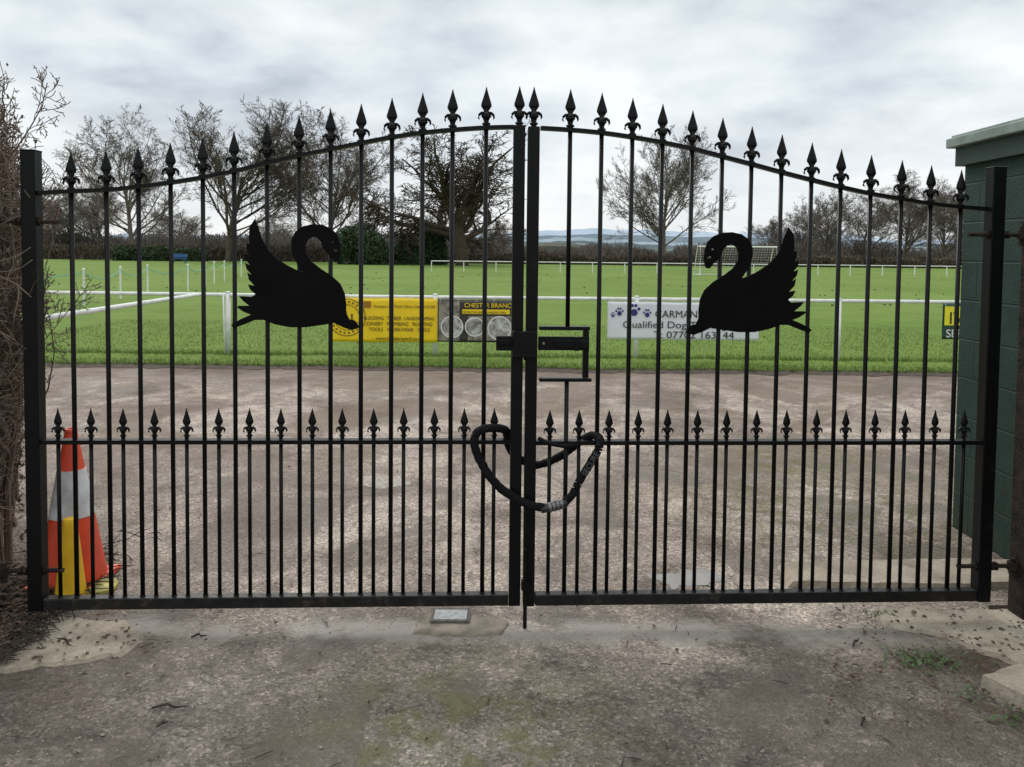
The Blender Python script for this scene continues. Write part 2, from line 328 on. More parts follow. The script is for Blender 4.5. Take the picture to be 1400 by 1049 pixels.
def gate(leaf):
    e=empty('metal_gate')
    if leaf==0:
        out_s=(gp(43,207),gp(52,832)); in_s=(gp(711,172),gp(702,826)); sx=[97,145,189,233,277,320,365,409,452,494,536,578,619,665,706]
        ty=[207,205,201,195,189,180,168,158,149,142,134,127,122,119,118]
        rail=[(44,264.5),(97,262),(145,260),(188,256),(233,250),(277,243),(320,234.5),(365,224),(409,213.5),(452,204.5),(494,196),(536,188),(578,182),(619,178),(665,175),(710,174)]
        dog=[79,124,168,211,255,299,341,384,427,468,511,552,594,635,676]; dy=558; lr=((52,603.5),(700,603.5))
    else:
        out_s=(gp(1362,230),gp(1340,822)); in_s=(gp(730,174),gp(722,824)); sx=[739,780,823,865,906,947,988,1028,1069,1110,1150,1191,1233,1273,1314]
        ty=[119,122,127,134,142,151,161,173,184,195,204,212,219,226,232]
        rail=[(730,175),(780,178),(823,182),(865,188),(905,195),(947,204),(988,214.5),(1028,225),(1069,236),(1110,246.5),(1149,256),(1190,265),(1232,272.5),(1273,279),(1313,283.5),(1357,286.5)]
        dog=[752,792,833,873,913,954,994,1035,1076,1117,1157,1197,1238,1279,1319]; dy=560; lr=((725,604),(1345,605))
    so=(out_s[0][0]+out_s[1][0])/2; si=(in_s[0][0]+in_s[1][0])/2; zb=0.5*(out_s[1][1]+in_s[1][1])
    g=MB()
    g.box(gw(so,(out_s[0][1]+zb)/2),0.029,0.029,(out_s[0][1]-zb)/2,AX)
    g.box(gw(si,(in_s[0][1]+zb)/2),0.0245,0.0245,(in_s[0][1]-zb)/2,AX)
    g.box(gw(so,out_s[0][1]+0.0015),0.031,0.031,0.0035,AX)
    g.obj('stiles',m_black,e,bevel=0.004)
    a,b=sorted((so,si))
    g=MB(); g.box(gw((a+b)/2,zb+0.025),(b-a)/2-0.027,0.022,0.024,AX); g.obj('bottom_rail',m_rail,e,bevel=0.004)
    g=MB(); zl=(gp(*lr[0])[1]+gp(*lr[1])[1])/2
    g.box(gw((a+b)/2,zl),(b-a)/2-0.0255,0.020,0.0085,AX)
    pts=[gp(*q) for q in rail]; rs=[]
    P=[]
    for i in range(len(pts)-1):
        p0=pts[max(i-1,0)];p1=pts[i];p2=pts[i+1];p3=pts[min(i+2,len(pts)-1)]
        for k in range(4):
            tt=k/4; P.append(tuple(0.5*((2*p1[j])+(-p0[j]+p2[j])*tt+(2*p0[j]-5*p1[j]+4*p2[j]-p3[j])*tt*tt+(-p0[j]+3*p1[j]-3*p2[j]+p3[j])*tt**3) for j in (0,1)))
    P.append(pts[-1])
    P=[q for q in P if a+0.02<q[0]<b-0.02]
    for s_,z_ in P: rs.append([gw(s_,z_-0.008,-0.017),gw(s_,z_+0.008,-0.017),gw(s_,z_+0.008,0.017),gw(s_,z_-0.008,0.017)])
    g.rings(rs); g.obj('rails',m_black,e)
    gb=MB(); gs=MB(); zbot=zb+0.045
    for x,yt in zip(sx,ty):
        s_,zt=gp(x,yt+25); zt=gp(x,yt)[1]
        st=abs(s_-si)<0.03
        if st: s_=si
        spear(gs,s_,zt,1.0)
        zs=zt-54*PX; r=0.0096
        if st: continue
        if leaf==1 and x==780:
            gb.tube([gw(s_,zs),gw(s_,gp(775,449)[1])],r,8); gb.tube([gw(s_,gp(772,518)[1]),gw(s_,zbot)],r,8)
        else: gb.tube([gw(s_,zs),gw(s_,zbot)],r,8)
        gb.lathe(gw(s_,zbot+0.001),[(0,0.014),(0.005,0.012),(0.009,0.0097)],8)
    for x in dog:
        s_,zt=gp(x,dy); spear(gs,s_,zt,0.76); gb.tube([gw(s_,zt-42*PX),gw(s_,zbot)],0.0082,8); gb.lathe(gw(s_,zbot+0.001),[(0,0.012),(0.004,0.011),(0.008,0.0083)],8)
    gs.obj('spearheads',m_black,e,smooth=False); gb.obj('bars',m_black,e,smooth=True)
    return e,so,si,zb
e0,so0,si0,zb0=gate(0); e1,so1,si1,zb1=gate(1)

SW=[(350,300),(355,312),(359,326),(367,341),(380,354),(394,363),(406,369),(415,372),(409,363),(403,352),(400,340),(400,328),(405,317),(415,310),(428,307),(442,308),(454,313),(462,321),(466,333),(467,347),(464,357),(459,358),(454,351),(448,346),(443,339),(440,331),(434,325),(428,324),(422,328),(419,336),(420,347),(427,358),(440,368),(454,377),(466,388),(472,401),(474,415),(474,428),(478,436),(487,439),(492,447),(482,451),(470,447),(458,441),(440,444),(420,447),(398,447),(378,443),(362,437),(350,437),(338,442),(322,448),(318,444),(331,436),(345,430),(335,426),(326,420),(328,418),(343,418),(334,411),(329,405),(346,406),(351,402),(344,396),(341,389),(350,391),(342,382),(340,373),(347,377),(339,368),(337,360),(344,363),(337,354),(336,346),(342,349),(339,340),(339,333),(343,334),(342,325),(343,311)]
def swan(parent,fn):
    cu=bpy.data.curves.new('swan_silhouette','CURVE'); cu.dimensions='2D'; cu.fill_mode='BOTH'; cu.extrude=0.003; cu.bevel_depth=0.0006
    def sp(pts):
        s=cu.splines.new('POLY'); s.points.add(len(pts)-1); s.use_cyclic_u=True
        for q,(x,y) in zip(s.points,pts): q.co=(x,y,0,1)
    sp([gp(*fn(u,v)) for u,v in SW])
    c=(455,331); sp([gp(*fn(c[0]+2.2*math.cos(i*.785),c[1]+1.6*math.sin(i*.785))) for i in range(8)])
    sp([gp(*fn(*q)) for q in ((457,340),(463,342),(462,345),(456,343))])
    o=bpy.data.objects.new('swan_silhouette',cu); COL.objects.link(o); cu.materials.append(m_swan)
    M=Matrix.Identity(4)
    for i,vv in enumerate((GT,Vector((0,0,1)),GN)):
        for r in range(3): M[r][i]=vv[r]
    loc=GO+GN*0.015; M[0][3],M[1][3],M[2][3]=loc
    o.matrix_world=M; o.parent=parent
swan(e0,lambda u,v:(u,v)); swan(e1,lambda u,v:(1425.5-(u-318)*0.985-318,(v-300)*0.97+311))

def gbox(g,u0,v0,u1,v1,n,hd):
    a=gp(u0,v0); b=gp(u1,v1); g.box(gw((a[0]+b[0])/2,(a[1]+b[1])/2,n),abs(b[0]-a[0])/2,hd,abs(b[1]-a[1])/2,AX)
g=MB(); gbox(g,737,446,806,451.5,0,0.018); gbox(g,797,452,804,516,0,0.014); gbox(g,737,516.5,808,521.5,0,0.018)
g.obj('latch_bracket',m_black,e1,bevel=0.002)
g=MB(); gbox(g,735,459,804,478,0.03,0.006); gbox(g,757,463,803,475,0.042,0.005); gbox(g,783,459,790,478,0.05,0.004)
g.obj('slide_bolt',m_black,e1,bevel=0.003)
for u in (742,797):
    q=gp(u,468); g=MB(); g.tube([gw(q[0],q[1],0.03),gw(q[0],q[1],0.047)],0.006,6); g.obj('bolt_head',m_steel,e1)
g=MB(); gbox(g,700,451,733,487,0.045,0.018); gbox(g,678,458,702,478,0.035,0.009); gbox(g,681,463,697,471,0.046,0.004); g.obj('lock_case',m_black,e0,bevel=0.005)
q=gp(717,484); g=MB(); g.lathe(gw(q[0],q[1]-0.02,0.05),[(0,0.006),(0.02,0.009),(0.028,0.012)],10); g.obj('lock_knob',m_black,e0)
q=gp(718.5,700); zt=gp(718,745)[1]; g=MB(); g.tube([gw(q[0],zt,0.036),gw(q[0],0.002,0.036)],0.0085,10); g.tube([gw(q[0],zt,0.036),gw(q[0]+0.0,zt,0.07)],0.007,8)
g.box(gw(q[0],zb1+0.10,0.033),0.017,0.012,0.02,AX); g.obj('drop_bolt',m_black,e1)
def hinge(par,u_st,u_post,v,side):
    g=MB(); a=gp(u_st,v); b=gp(u_post,v)
    g.tube([gw(a[0]-side*0.11,a[1],0.0),gw(b[0],a[1],0.0)],0.0095,10)
    for du in (0.035,0.055,-0.04): g.tube([gw(a[0]+side*du,a[1],0),gw(a[0]+side*(du+0.013),a[1],0)],0.019,6)
    c=b[0]-side*0.045
    g.tube([gw(c,a[1]-0.05,0),gw(c,a[1]+0.035,0)],0.013,12); g.tube([gw(c,a[1]-0.018,0),gw(c,a[1]+0.018,0)],0.023,12)
    g.box(gw(b[0]-side*0.0,a[1]-0.035,0),0.05,0.022,0.007,AX)
    g.obj('hinge',m_rust,par)
hinge(e0,43,-22,303,-1); hinge(e0,50,-10,780,-1); hinge(e1,1358,1412,321,1); hinge(e1,1342,1398,774,1)
def post(s,zt,mat):
    g=MB(); g.box(gw(s,zt/2-0.01),0.05,0.05,zt/2,AX); e=empty('gate_post'); g.obj('shaft',mat,e,bevel=0.005)
    g=MB(); g.box(gw(s,zt-0.008),0.054,0.054,0.004,AX); g.obj('cap',mat,e)
    g=MB(); g.box(gw(s,0.006),0.10,0.10,0.008,AX); g.obj('base_plate',mat,e)
post(gp(1386,870)[0]+0.05,1.76,m_rust); post(gp(-5,780)[0]-0.10,2.05,m_rust)

e=empty('chain_lock')
def cable(name,pts,r,mat,par,res=12):
    cu=bpy.data.curves.new(name,'CURVE'); cu.dimensions='3D'; cu.bevel_depth=r; cu.bevel_resolution=4; cu.resolution_u=res
    s=cu.splines.new('NURBS'); s.points.add(len(pts)-1); s.use_endpoint_u=True; s.order_u=4
    for q,(u,v,n) in zip(s.points,pts):
        a=gp(u,v); w=gw(a[0],a[1],n); q.co=(*w,1)
    o=bpy.data.objects.new(name,cu); COL.objects.link(o); cu.materials.append(mat); o.parent=par; cu.use_fill_caps=True; return o
def wrinkled(name,pts,r,seed):
    """fabric tube with gathers, swept along a smooth path"""
    P=[gw(*gp(u,v),n) for u,v,n in pts]; Q=[]
    for i in range(len(P)-1):
        p0=P[max(i-1,0)];p1=P[i];p2=P[i+1];p3=P[min(i+2,len(P)-1)]
        for k in range(14):
            tt=k/14; Q.append(0.5*((2*p1)+(p2-p0)*tt+(2*p0-5*p1+4*p2-p3)*tt*tt+(3*p1-p0-3*p2+p3)*tt**3))
    Q.append(P[-1]); rad=[]; L=0; out=[]
    for i,q in enumerate(Q):
        if i: L+=(q-Q[i-1]).length
        rad.append(r*(1+0.16*mn.noise(Vector((L*55,seed,0)))+0.10*mn.noise(Vector((L*140,seed,3)))))
        out.append(q+mn.noise_vector(Vector((L*18,seed,9)))*0.003)
    g=MB(); g.tube(out,rad,14); return g.obj(name,m_sleeve,e,smooth=True)
wrinkled('sleeve',[(694,600,-0.05),(690,589,-0.02),(672,584,0.02),(654,587,0.045),(649,603,0.05),(659,630,0.05),(677,655,0.055),(700,674,0.055),(722,684,0.055),(742,689,0.055)],0.0180,1)
wrinkled('sleeve_end',[(766,684,0.055),(779,673,0.055),(791,652,0.05),(804,630,0.05),(815,611,0.05),(819,598,0.03),(810,596,-0.01),(796,606,-0.04),(775,623,-0.045),(750,636,-0.05),(726,640,-0.055),(700,622,-0.06),(694,600,-0.05)],0.0170,2)
wrinkled('sleeve_loop',[(735,597,0.03),(748,602,0.045),(770,607,0.04),(795,606,0.0),(808,602,-0.03)],0.009,3)
cable('lock_barrel',[(738,690,0.055),(750,688,0.055),(762,686,0.055),(773,680,0.055)],0.0195,simple('dark_metal_lock',(0.03,0.03,0.032),(0.05,0.05,0.05),50,0.35,0.5),e)
for i in range(4):
    u=749+i*5.2; v=688.5-i*1.5
    cable('dial_ring',[(u,v,0.055),(u+1,v-.3,0.055),(u+2.4,v-.8,0.055),(u+3.4,v-1.0,0.055)],0.0215,simple('lock_dial',(0.22,0.22,0.23),(0.10,0.10,0.10),220,0.4,0.6),e)

def text(par,body,x,y,z,size,mat,ext=0.001,align='LEFT',bold=0,rot=None,sx=1):
    cu=bpy.data.curves.new('lettering','FONT'); cu.body=body; cu.size=size; cu.extrude=ext; cu.align_x=align; cu.offset=bold
    o=bpy.data.objects.new('lettering',cu); COL.objects.link(o); cu.materials.append(mat); o.location=(x,y,z); o.rotation_euler=rot or (math.pi/2,0,0); o.scale=(sx,1,1); o.parent=par; return o
m_grey=simple('grey_print',(0.13,0.13,0.14),(0.08,0.08,0.09),30,0.7)
a=gp(798,645); w=gw(a[0],a[1],0.071); text(e,'SECURE',w.x,w.y,w.z,0.032,m_grey,0.0005,rot=(math.pi/2,-math.radians(60),0.045))

# ------------------------------------------------------------ pitch fence
FY=11.4; RH=0.93
e=empty('pitch_rail_fence'); g=MB()
def fx(u,v=410): return yplane(u,v,FY).x
g.tube([(-16,FY,RH+0.01),(-6,FY,RH),(-2,FY,RH-0.01),(2,FY,RH-0.005),(6.5,FY,RH),(12,FY,RH)],0.028,10)
for u in (-240,-520,312,595,870,1146,1425):
    x=fx(u,450); g.tube([(x,FY+0.0,0),(x,FY,RH+0.03)],0.037,12); g.lathe((x,FY,RH+0.028),[(0,0.041),(0.012,0.036),(0.018,0.01)],12)
x0=fx(312)-0.05; pe=Vector((-4.55,6.75,RH-0.02)); g.tube([(x0-0.35,FY-0.03,RH),pe],0.028,10); g.tube([(pe.x,pe.y,0),(pe.x,pe.y,RH+0.02)],0.035,10)
g.tube([(x0,FY-0.06,RH),(x0+0.02,FY-0.06,0.02)],0.012,8)
g.obj('rails_and_posts',m_white,e,smooth=True)
BY=FY-0.045
m_yel=simple('yellow_banner',(0.93,0.66,0.012),(0.88,0.60,0.01),3,0.45)
m_ink=simple('black_ink',(0.02,0.018,0.015),(0.03,0.025,0.02),30,0.6)
m_ink2=simple('dark_olive_ink',(0.07,0.05,0.015),(0.09,0.06,0.015),30,0.6)
m_wh=simple('white_banner',(0.78,0.79,0.86),(0.72,0.73,0.80),3,0.5)
m_whink=simple('white_ink',(0.75,0.75,0.75),(0.7,0.7,0.7),3,0.5)
m_blu=simple('blue_ink',(0.03,0.03,0.22),(0.025,0.025,0.15),20,0.5)
def banner(name,u0,v0,u1,v1,mat,wav=0.008):
    a=yplane(u0,v0,BY); b=yplane(u1,v1,BY); e=empty(name); g=MB(); nx,nz=40,12
    for j in range(nz+1):
        for i in range(nx+1):
            x=a.x+(b.x-a.x)*i/nx; z=b.z+(a.z-b.z)*j/nz
            g.v.append(Vector((x,BY+wav*mn.noise(Vector((x*3,z*2.5,5))),z+0.008*mn.noise(Vector((x*2.2,7,0)))*(1 if j in(0,nz) else .5))))
    for j in range(nz):
        for i in range(nx):
            k=j*(nx+1)+i; g.f.append([k,k+1,k+nx+2,k+nx+1])
    o=g.obj('panel',mat,e,smooth=True); m=o.modifiers.new('s','SOLIDIFY'); m.thickness=0.004; m.offset=1
    gg=MB()
    for i in range(5):
        x=a.x+0.04+(b.x-a.x-0.08)*i/4; gg.tube([(x,BY-0.012,a.z-0.03),(x,BY+0.0,a.z+0.0),(x,BY+0.05,a.z+0.02)],0.004,5)
    gg.obj('ties',m_whink,e); return e,a,b
def T(par,u,v,body,hpx,mat,align='LEFT',bold=0.0,sx=1):
    q=yplane(u,v,BY); text(par,body,q.x,BY-0.016,q.z,hpx/FP*BY*1.40,mat,0.0006,align,bold,sx=sx)
def ring(g,u,v,r0,r1,Y,n=32):
    q=yplane(u,v,Y); k=len(g.v); s=Y/FP
    for i in range(n):
        c,sn=math.cos(2*math.pi*i/n),math.sin(2*math.pi*i/n); g.v+=[Vector((q.x+c*r0*s,Y,q.z+sn*r0*s)),Vector((q.x+c*r1*s,Y,q.z+sn*r1*s))]
    for i in range(n):
        j=(i+1)%n; g.f.append([k+2*i,k+2*i+1,k+2*j+1,k+2*j])
def rect(g,u0,v0,u1,v1,Y):
    a=yplane(u0,v0,Y); b=yplane(u1,v1,Y); k=len(g.v); g.v+=[Vector((a.x,Y,b.z)),Vector((b.x,Y,b.z)),Vector((b.x,Y,a.z)),Vector((a.x,Y,a.z))]; g.f.append([k,k+1,k+2,k+3])
e,a,b=banner('advertising_banner',452,407,598,468.5,m_yel)
T(e,511,420.5,'Huntington, Hall Works Telford, Chester CH3 6EA',4.0,m_ink2,sx=0.72)
T(e,546,437.5,'BUILDING  TIMBER  LANDSCAPING',4.9,m_ink2,'CENTER',0.0,0.9)
T(e,546,445.2,'JOINERY   PLUMBING   ROOFING',4.9,m_ink2,'CENTER',0.0,0.9)
T(e,546,452.9,'TOOLS   WORKWEAR   CIVILS',4.9,m_ink2,'CENTER',0.0,0.9)
T(e,546,464.8,'www.buildersyard.co.uk',5.0,m_ink2,'CENTER',0.0,0.95)
g=MB(); ring(g,474,434,25,26,BY-0.015); ring(g,474,434,17,17.8,BY-0.015)
for q in ((464,437,484,439),(466,429,468,437),(472,426,474,437),(480,429,482,437)): rect(g,*q,BY-0.015)
for k in range(22):
    an=math.pi*2*k/22; ring(g,474+21.3*math.cos(an),434+21.3*math.sin(an),0.6,1.6,BY-0.0155,6)
g.obj('round_logo',m_ink2,e)
g=MB(); rect(g,497,412,507,421,BY-0.015); g.obj('square_logo',simple('orange_ink',(0.35,0.16,0.01),(0.3,0.12,0.01),5,0.5),e)
e,a,b=banner('advertising_banner',598.5,409.5,703,468.5,simple('dark_banner',(0.05,0.045,0.04),(0.03,0.03,0.03),6,0.4))
T(e,670,420.5,'CHESTER BRANCH',6,m_yel,'CENTER',0.0005)
g=MB(); rect(g,632,423,697,430,BY-0.014); g.obj('yellow_strip',m_yel,e)
g=MB(); rect(g,600,412,628,466,BY-0.0135); rect(g,640,432,700,466,BY-0.0135); g.obj('photo_panel',simple('banner_photo',(0.42,0.37,0.30),(0.10,0.09,0.08),9,0.5),e)
g=MB(); ring(g,618,447,14,15.6,BY-0.016); ring(g,649,447,12,13.6,BY-0.0165); ring(g,683,449,15,16.8,BY-0.016); g.obj('circle_frames',m_whink,e)
g=MB(); ring(g,618,447,0.1,14,BY-0.0155); ring(g,649,447,0.1,12,BY-0.0162); ring(g,683,449,0.1,15,BY-0.0155); g.obj('circle_photos',simple('circle_photo',(0.62,0.61,0.6),(0.14,0.13,0.12),10,0.5),e)
T(e,633,428.7,'DISTINCTIVE NEW SHOWROOM OPEN',3.4,m_ink,sx=0.7)
e,a,b=banner('dog_trainer_sign',831,412.5,1037,466,m_wh)
T(e,895,434,'CARMANS CANINE',10.0,m_ink,bold=0.0,sx=1.0)
T(e,851,448,'Qualified Dog Training & Care',9.6,m_ink,sx=1.15)
T(e,893,462,'T: 07702 163144',9.6,m_ink,sx=1.2)
g=MB()
for (u,v,s_) in ((847,427,.8),(867,425,1.2),(885,429,.8),(838,431,0.5)):
    ring(g,u,v+2*s_,0.1,4.0*s_,BY-0.015,12)
    for du,dv in ((-5.5,-2),(-2,-6),(2,-6),(5.5,-2)): ring(g,u+du*s_,v+dv*s_,0.05,1.8*s_,BY-0.0153,10)
g.obj('paw_prints',m_blu,e)
e,a,b=banner('advertising_banner',1289,415,1400,465,simple('green_banner',(0.01,0.05,0.03),(0.012,0.06,0.035),6,0.4))
g=MB(); rect(g,1292,419,1397,446,BY-0.014); g.obj('yellow_panel',simple('bright_yellow_ink',(0.80,0.75,0.02),(0.75,0.68,0.02),6,0.5),e)
T(e,1292,461,'SERVICES',11,m_whink,bold=0.001); T(e,1296,443,'IVY',17,m_ink,bold=0.001)

e=empty('pitch_rail_fence'); g=MB(); D=62
xa=yplane(590,357,D).x; xb=yplane(1400,357,D).x+8
g.tube([(xa,D,0.84),(xb,D,0.84)],0.045,6)
x=xa
while x<xb:
    g.tube([(x,D,0),(x,D,0.86)],0.04,6); x+=2.6
g.obj('rails_and_posts',m_white,e)
e=empty('rope_barrier'); g=MB(); gr=MB()
pp=[(115,378,418),(165,374,409),(202,371.5,402),(257,366,399),(281,364,391),(293,363,388),(307,361,385),(320,360,381),(330,359.5,379)]
pts=[]
for u,vt,vb in pp:
    q=ground_pt(u,vb); hz=0.98; pts.append(q); g.tube([q,q+Vector((0,0,hz))],0.03,8); g.lathe(q+Vector((0,0,hz)),[(0,0.045),(0.05,0.04),(0.06,0.01)],8)
pts=[pts[0]+Vector((-4,-1.2,0))]+pts
for a,b in zip(pts,pts[1:]):
    L=[]
    for k in range(9):
        t_=k/8; q=a.lerp(b,t_); q.z=0.92-0.9*t_*(1-t_); L.append(q)
    gr.tube(L,0.014,5)
g.obj('posts',m_white,e); gr.obj('ropes',simple('green_rope',(0.12,0.38,0.28),(0.2,0.5,0.4),20,0.7),e)
e=empty('football_goal'); D=58; g=MB(); a=yplane(957,373,D); b=yplane(1062,373,D); H=yplane(1000,337.5,D).z
xl,xr=a.x,b.x
g.tube([(xl,D,0),(xl,D,H),(xr,D,H),(xr,D,0)],0.065,8)
for x in (xl,xr): g.tube([(x,D,H),(x+0.0,D+0.9,H)],0.04,6); g.tube([(x,D+0.9,H),(x,D+2,0.05),(x,D,0.05)],0.035,6)
g.tube([(xl,D+2,0.05),(xr,D+2,0.05)],0.035,6)
g.obj('frame',m_white,e)
g=MB()
for i in range(30):
    x=xl+(xr-xl)*i/29; g.tube([(x,D+0.9,H),(x,D+2,0.05)],0.005,3)
for i in range(12):
    q=i/11; y=D+0.9+1.1*q; z=H*(1-q)+0.05*q; g.tube([(xl,y,z),(xr,y,z)],0.005,3)
    for x in (xl,xr): g.tube([(x,D,z),(x,y,z)],0.005,3)
g.obj('net',m_whink,e)
e=empty('park_bench'); D=85; q=yplane(245,357,D); m_bb=simple('blue_paint',(0.03,0.12,0.30),(0.02,0.09,0.22),5,0.5)
g=MB(); g.box((q.x,D,0.5),0.8,0.22,0.03); g.obj('seat',m_bb,e); g=MB(); g.box((q.x,D+0.25,0.85),0.8,0.03,0.2); g.obj('backrest',m_bb,e)
g=MB()
for dx in (-.65,.65):
    for dy in (-.15,.2): g.box((q.x+dx,D+dy,0.235),0.03,0.03,0.235)
g.obj('legs',m_bb,e)

# ------------------------------------------------------------ hut
e=empty('blockwork_hut')
t=NT('green_painted_block'); p=t.pos()
sx_=t.n('ShaderNodeSeparateXYZ'); t.l(p,sx_.inputs[0]); cb=t.n('ShaderNodeCombineXYZ'); t.l(t.math('ADD',sx_.outputs[1],sx_.outputs[0]),cb.inputs[0]); t.l(sx_.outputs[2],cb.inputs[1])
br=t.n('ShaderNodeTexBrick'); br.inputs['Scale'].default_value=1; br.inputs['Brick Width'].default_value=0.45; br.inputs['Row Height'].default_value=0.225; br.inputs['Mortar Size'].default_value=0.006; br.inputs['Mortar Smooth'].default_value=0.5
t.l(cb.outputs[0],br.inputs['Vector'])
c=t.ramp(t.noise(p,5,6,0.7),[(0.3,(0.006,0.023,0.018)),(0.6,(0.012,0.040,0.031)),(0.75,(0.020,0.050,0.039))])
c=t.mix(t.math('MULTIPLY',br.outputs['Fac'],0.5),c,(0.005,0.015,0.012))
low=t.math('MULTIPLY',t.mr(sx_.outputs[2],0.5,0.0),t.ramp(t.noise(p,9,5,.7),[(.4,0),(.6,.7)])); c=t.mix(low,c,(0.04,0.04,0.025))
t.l(c,t.b.inputs['Base Color']); t.b.inputs['Roughness'].default_value=0.6; t.b.inputs['Specular IOR Level'].default_value=0.3
h=t.math('SUBTRACT',t.math('MULTIPLY',t.noise(p,90,4,0.7),0.5),t.math('MULTIPLY',br.outputs['Fac'],1.2)); t.bump(h,0.8,0.012); m_hut=t.m
A=ground_pt(1302,720); hx=A.x; hy=A.y
g=MB(); g.box((hx+1.6,(0.6+hy)/2,1.08),1.6,(hy-0.6)/2,1.10); g.obj('walls',m_hut,e)
g=MB(); g.box((hx+1.6,(0.6+hy)/2,2.185),1.64,(hy-0.6)/2+0.035,0.055); g.obj('soffit_board',simple('dark_green_board',(0.009,0.034,0.027),(0.006,0.024,0.02),6,0.6),e)
g=MB(); g.box((hx+1.6,(0.6+hy)/2,2.265),1.68,(hy-0.6)/2+0.07,0.028); g.box((hx+1.6,(0.6+hy)/2,2.30),1.66,(hy-0.6)/2+0.05,0.010); g.obj('roof_edge',simple('grey_green_flashing',(0.24,0.30,0.275),(0.15,0.19,0.175),8,0.5),e,bevel=0.006)

# ------------------------------------------------------------ cones
e=empty('traffic_cone'); q=ground_pt(78,812); q=Vector((q.x,q.y+0.13,0))
m_or=simple('orange_plastic',(0.78,0.075,0.02),(0.6,0.06,0.025),9,0.45); m_cw=simple('reflective_white',(0.70,0.70,0.72),(0.42,0.42,0.43),12,0.5)
H=0.73
def rr(z): return 0.148-(0.148-0.028)*(z-0.03)/0.69
for z0,z1,mt,nm in ((0.03,0.33,m_or,'lower_cone'),(0.33,0.55,m_cw,'reflective_sleeve'),(0.55,H,m_or,'cone_tip')):
    g=MB(); ex=0.003 if mt is m_cw else 0; g.lathe(q,[(z0,rr(z0)+ex),(z1,rr(z1)+ex)],48); g.obj(nm,mt,e,smooth=False)
g=MB(); g.lathe(q,[(H,0.03),(H+0.012,0.026),(H+0.012,0.016),(H-0.03,0.014)],24); g.obj('rim',m_or,e)
g=MB(); g.box(q+Vector((0,0,0.016)),0.158,0.15,0.014); g.obj('base',m_or,e,bevel=0.01)
e=empty('yellow_cone'); q2=ground_pt(97,818)
m_ye=simple('yellow_plastic',(0.88,0.55,0.015),(0.75,0.42,0.012),9,0.4)
g=MB(); g.lathe(q2,[(0.005,0.068),(0.03,0.064),(0.355,0.030),(0.37,0.026),(0.372,0.014)],40); g.obj('cone_body',m_ye,e,smooth=False)
g=MB(); q3=ground_pt(134,806); g.lathe(q3,[(0.004,0.085),(0.02,0.085),(0.028,0.07),(0.03,0.04)],24); g.obj('cone_base',simple('mossy_yellow_plastic',(0.48,0.42,0.09),(0.2,0.22,0.07),14,0.6),e)

# ------------------------------------------------------------ trees
def rnd_perp(d,rg):
    while True:
        v=Vector((rg.gauss(0,1),rg.gauss(0,1),rg.gauss(0,1))); v=v-d*v.dot(d)
        if v.length>0.1: return v.normalized()
def grow(g,p,d,L,r,lev,rg,cfg):
    nseg=cfg['seg'][lev]; pts=[p.copy()]; rad=[r]; dd=d.copy(); kids=cfg['kids'][lev] if lev<len(cfg['kids']) else 0
    for k in range(nseg):
        dd=(dd+rnd_perp(dd,rg)*cfg['wob'][lev]+Vector((0,0,cfg['up'][lev]))).normalized()
        pts.append(pts[-1]+dd*L/nseg); rad.append(max(cfg['rmin'],r*(1-(cfg.get('taper0',0.6) if lev==0 else 0.75)*(k+1)/nseg)))
    if 'lim' in cfg and cfg['lim'](pts[-1]): return
    g.tube(pts,rad,cfg['sides'][lev],cap=False)
    if not kids: return
    n=max(1,int(kids*rg.uniform(0.8,1.2)))
    for i in range(n):
        t0=cfg['start'][lev]; t_=t0+(1-t0)*((i+rg.random())/n); f=t_*nseg; k=min(int(f),nseg-1); q=pts[k].lerp(pts[k+1],f-k)
        base=(pts[k+1]-pts[k]).normalized(); ang=math.radians(rg.uniform(*cfg['ang'][lev]))
        if lev==0 and i>=n-3: ang*=0.5
        nd=(base*math.cos(ang)+rnd_perp(base,rg)*math.sin(ang)).normalized()
        rr_=rad[k]*cfg['rs'][lev]*rg.uniform(0.75,1.1)
        LL=L*cfg['ls'][lev]*rg.uniform(0.75,1.15)*(1.15-0.5*t_ if lev>0 else (1.15-0.35*abs(t_-0.45)))
        grow(g,q,nd,LL,max(cfg['rmin'],rr_),lev+1,rg,cfg)
base_cfg=dict(seg=[6,6,5,4,2],kids=[22,12,8,7],wob=[.07,.15,.2,.22,.25],up=[.05,.11,.08,.06,.04],start=[.2,.2,.12,.1],ang=[(28,66),(25,55),(25,60),(25,60)],rs=[.5,.5,.5,.6],ls=[.85,.42,.42,.5],sides=[8,6,3,3,3],rmin=0.020)
oak_cfg=dict(base_cfg,kids=[16,13,9,6],wob=[.08,.30,.34,.34,.3],up=[.02,.07,.05,.03,.02],start=[.5,.2,.15,.1],ang=[(30,88),(30,70),(30,70),(30,70)],rs=[.56,.5,.5,.6],ls=[1.9,.42,.45,.5],rmin=0.024,taper0=0.35)
def bark(name,a,b): return simple(name,a,b,2,0.9,spec=0.1)
m_bark=bark('pale_bark',(0.125,0.103,0.083),(0.085,0.07,0.056)); m_oak=bark('oak_bark',(0.045,0.036,0.027),(0.078,0.06,0.043)); m_bark2=bark('hazy_bark',(0.175,0.152,0.132),(0.125,0.108,0.093))
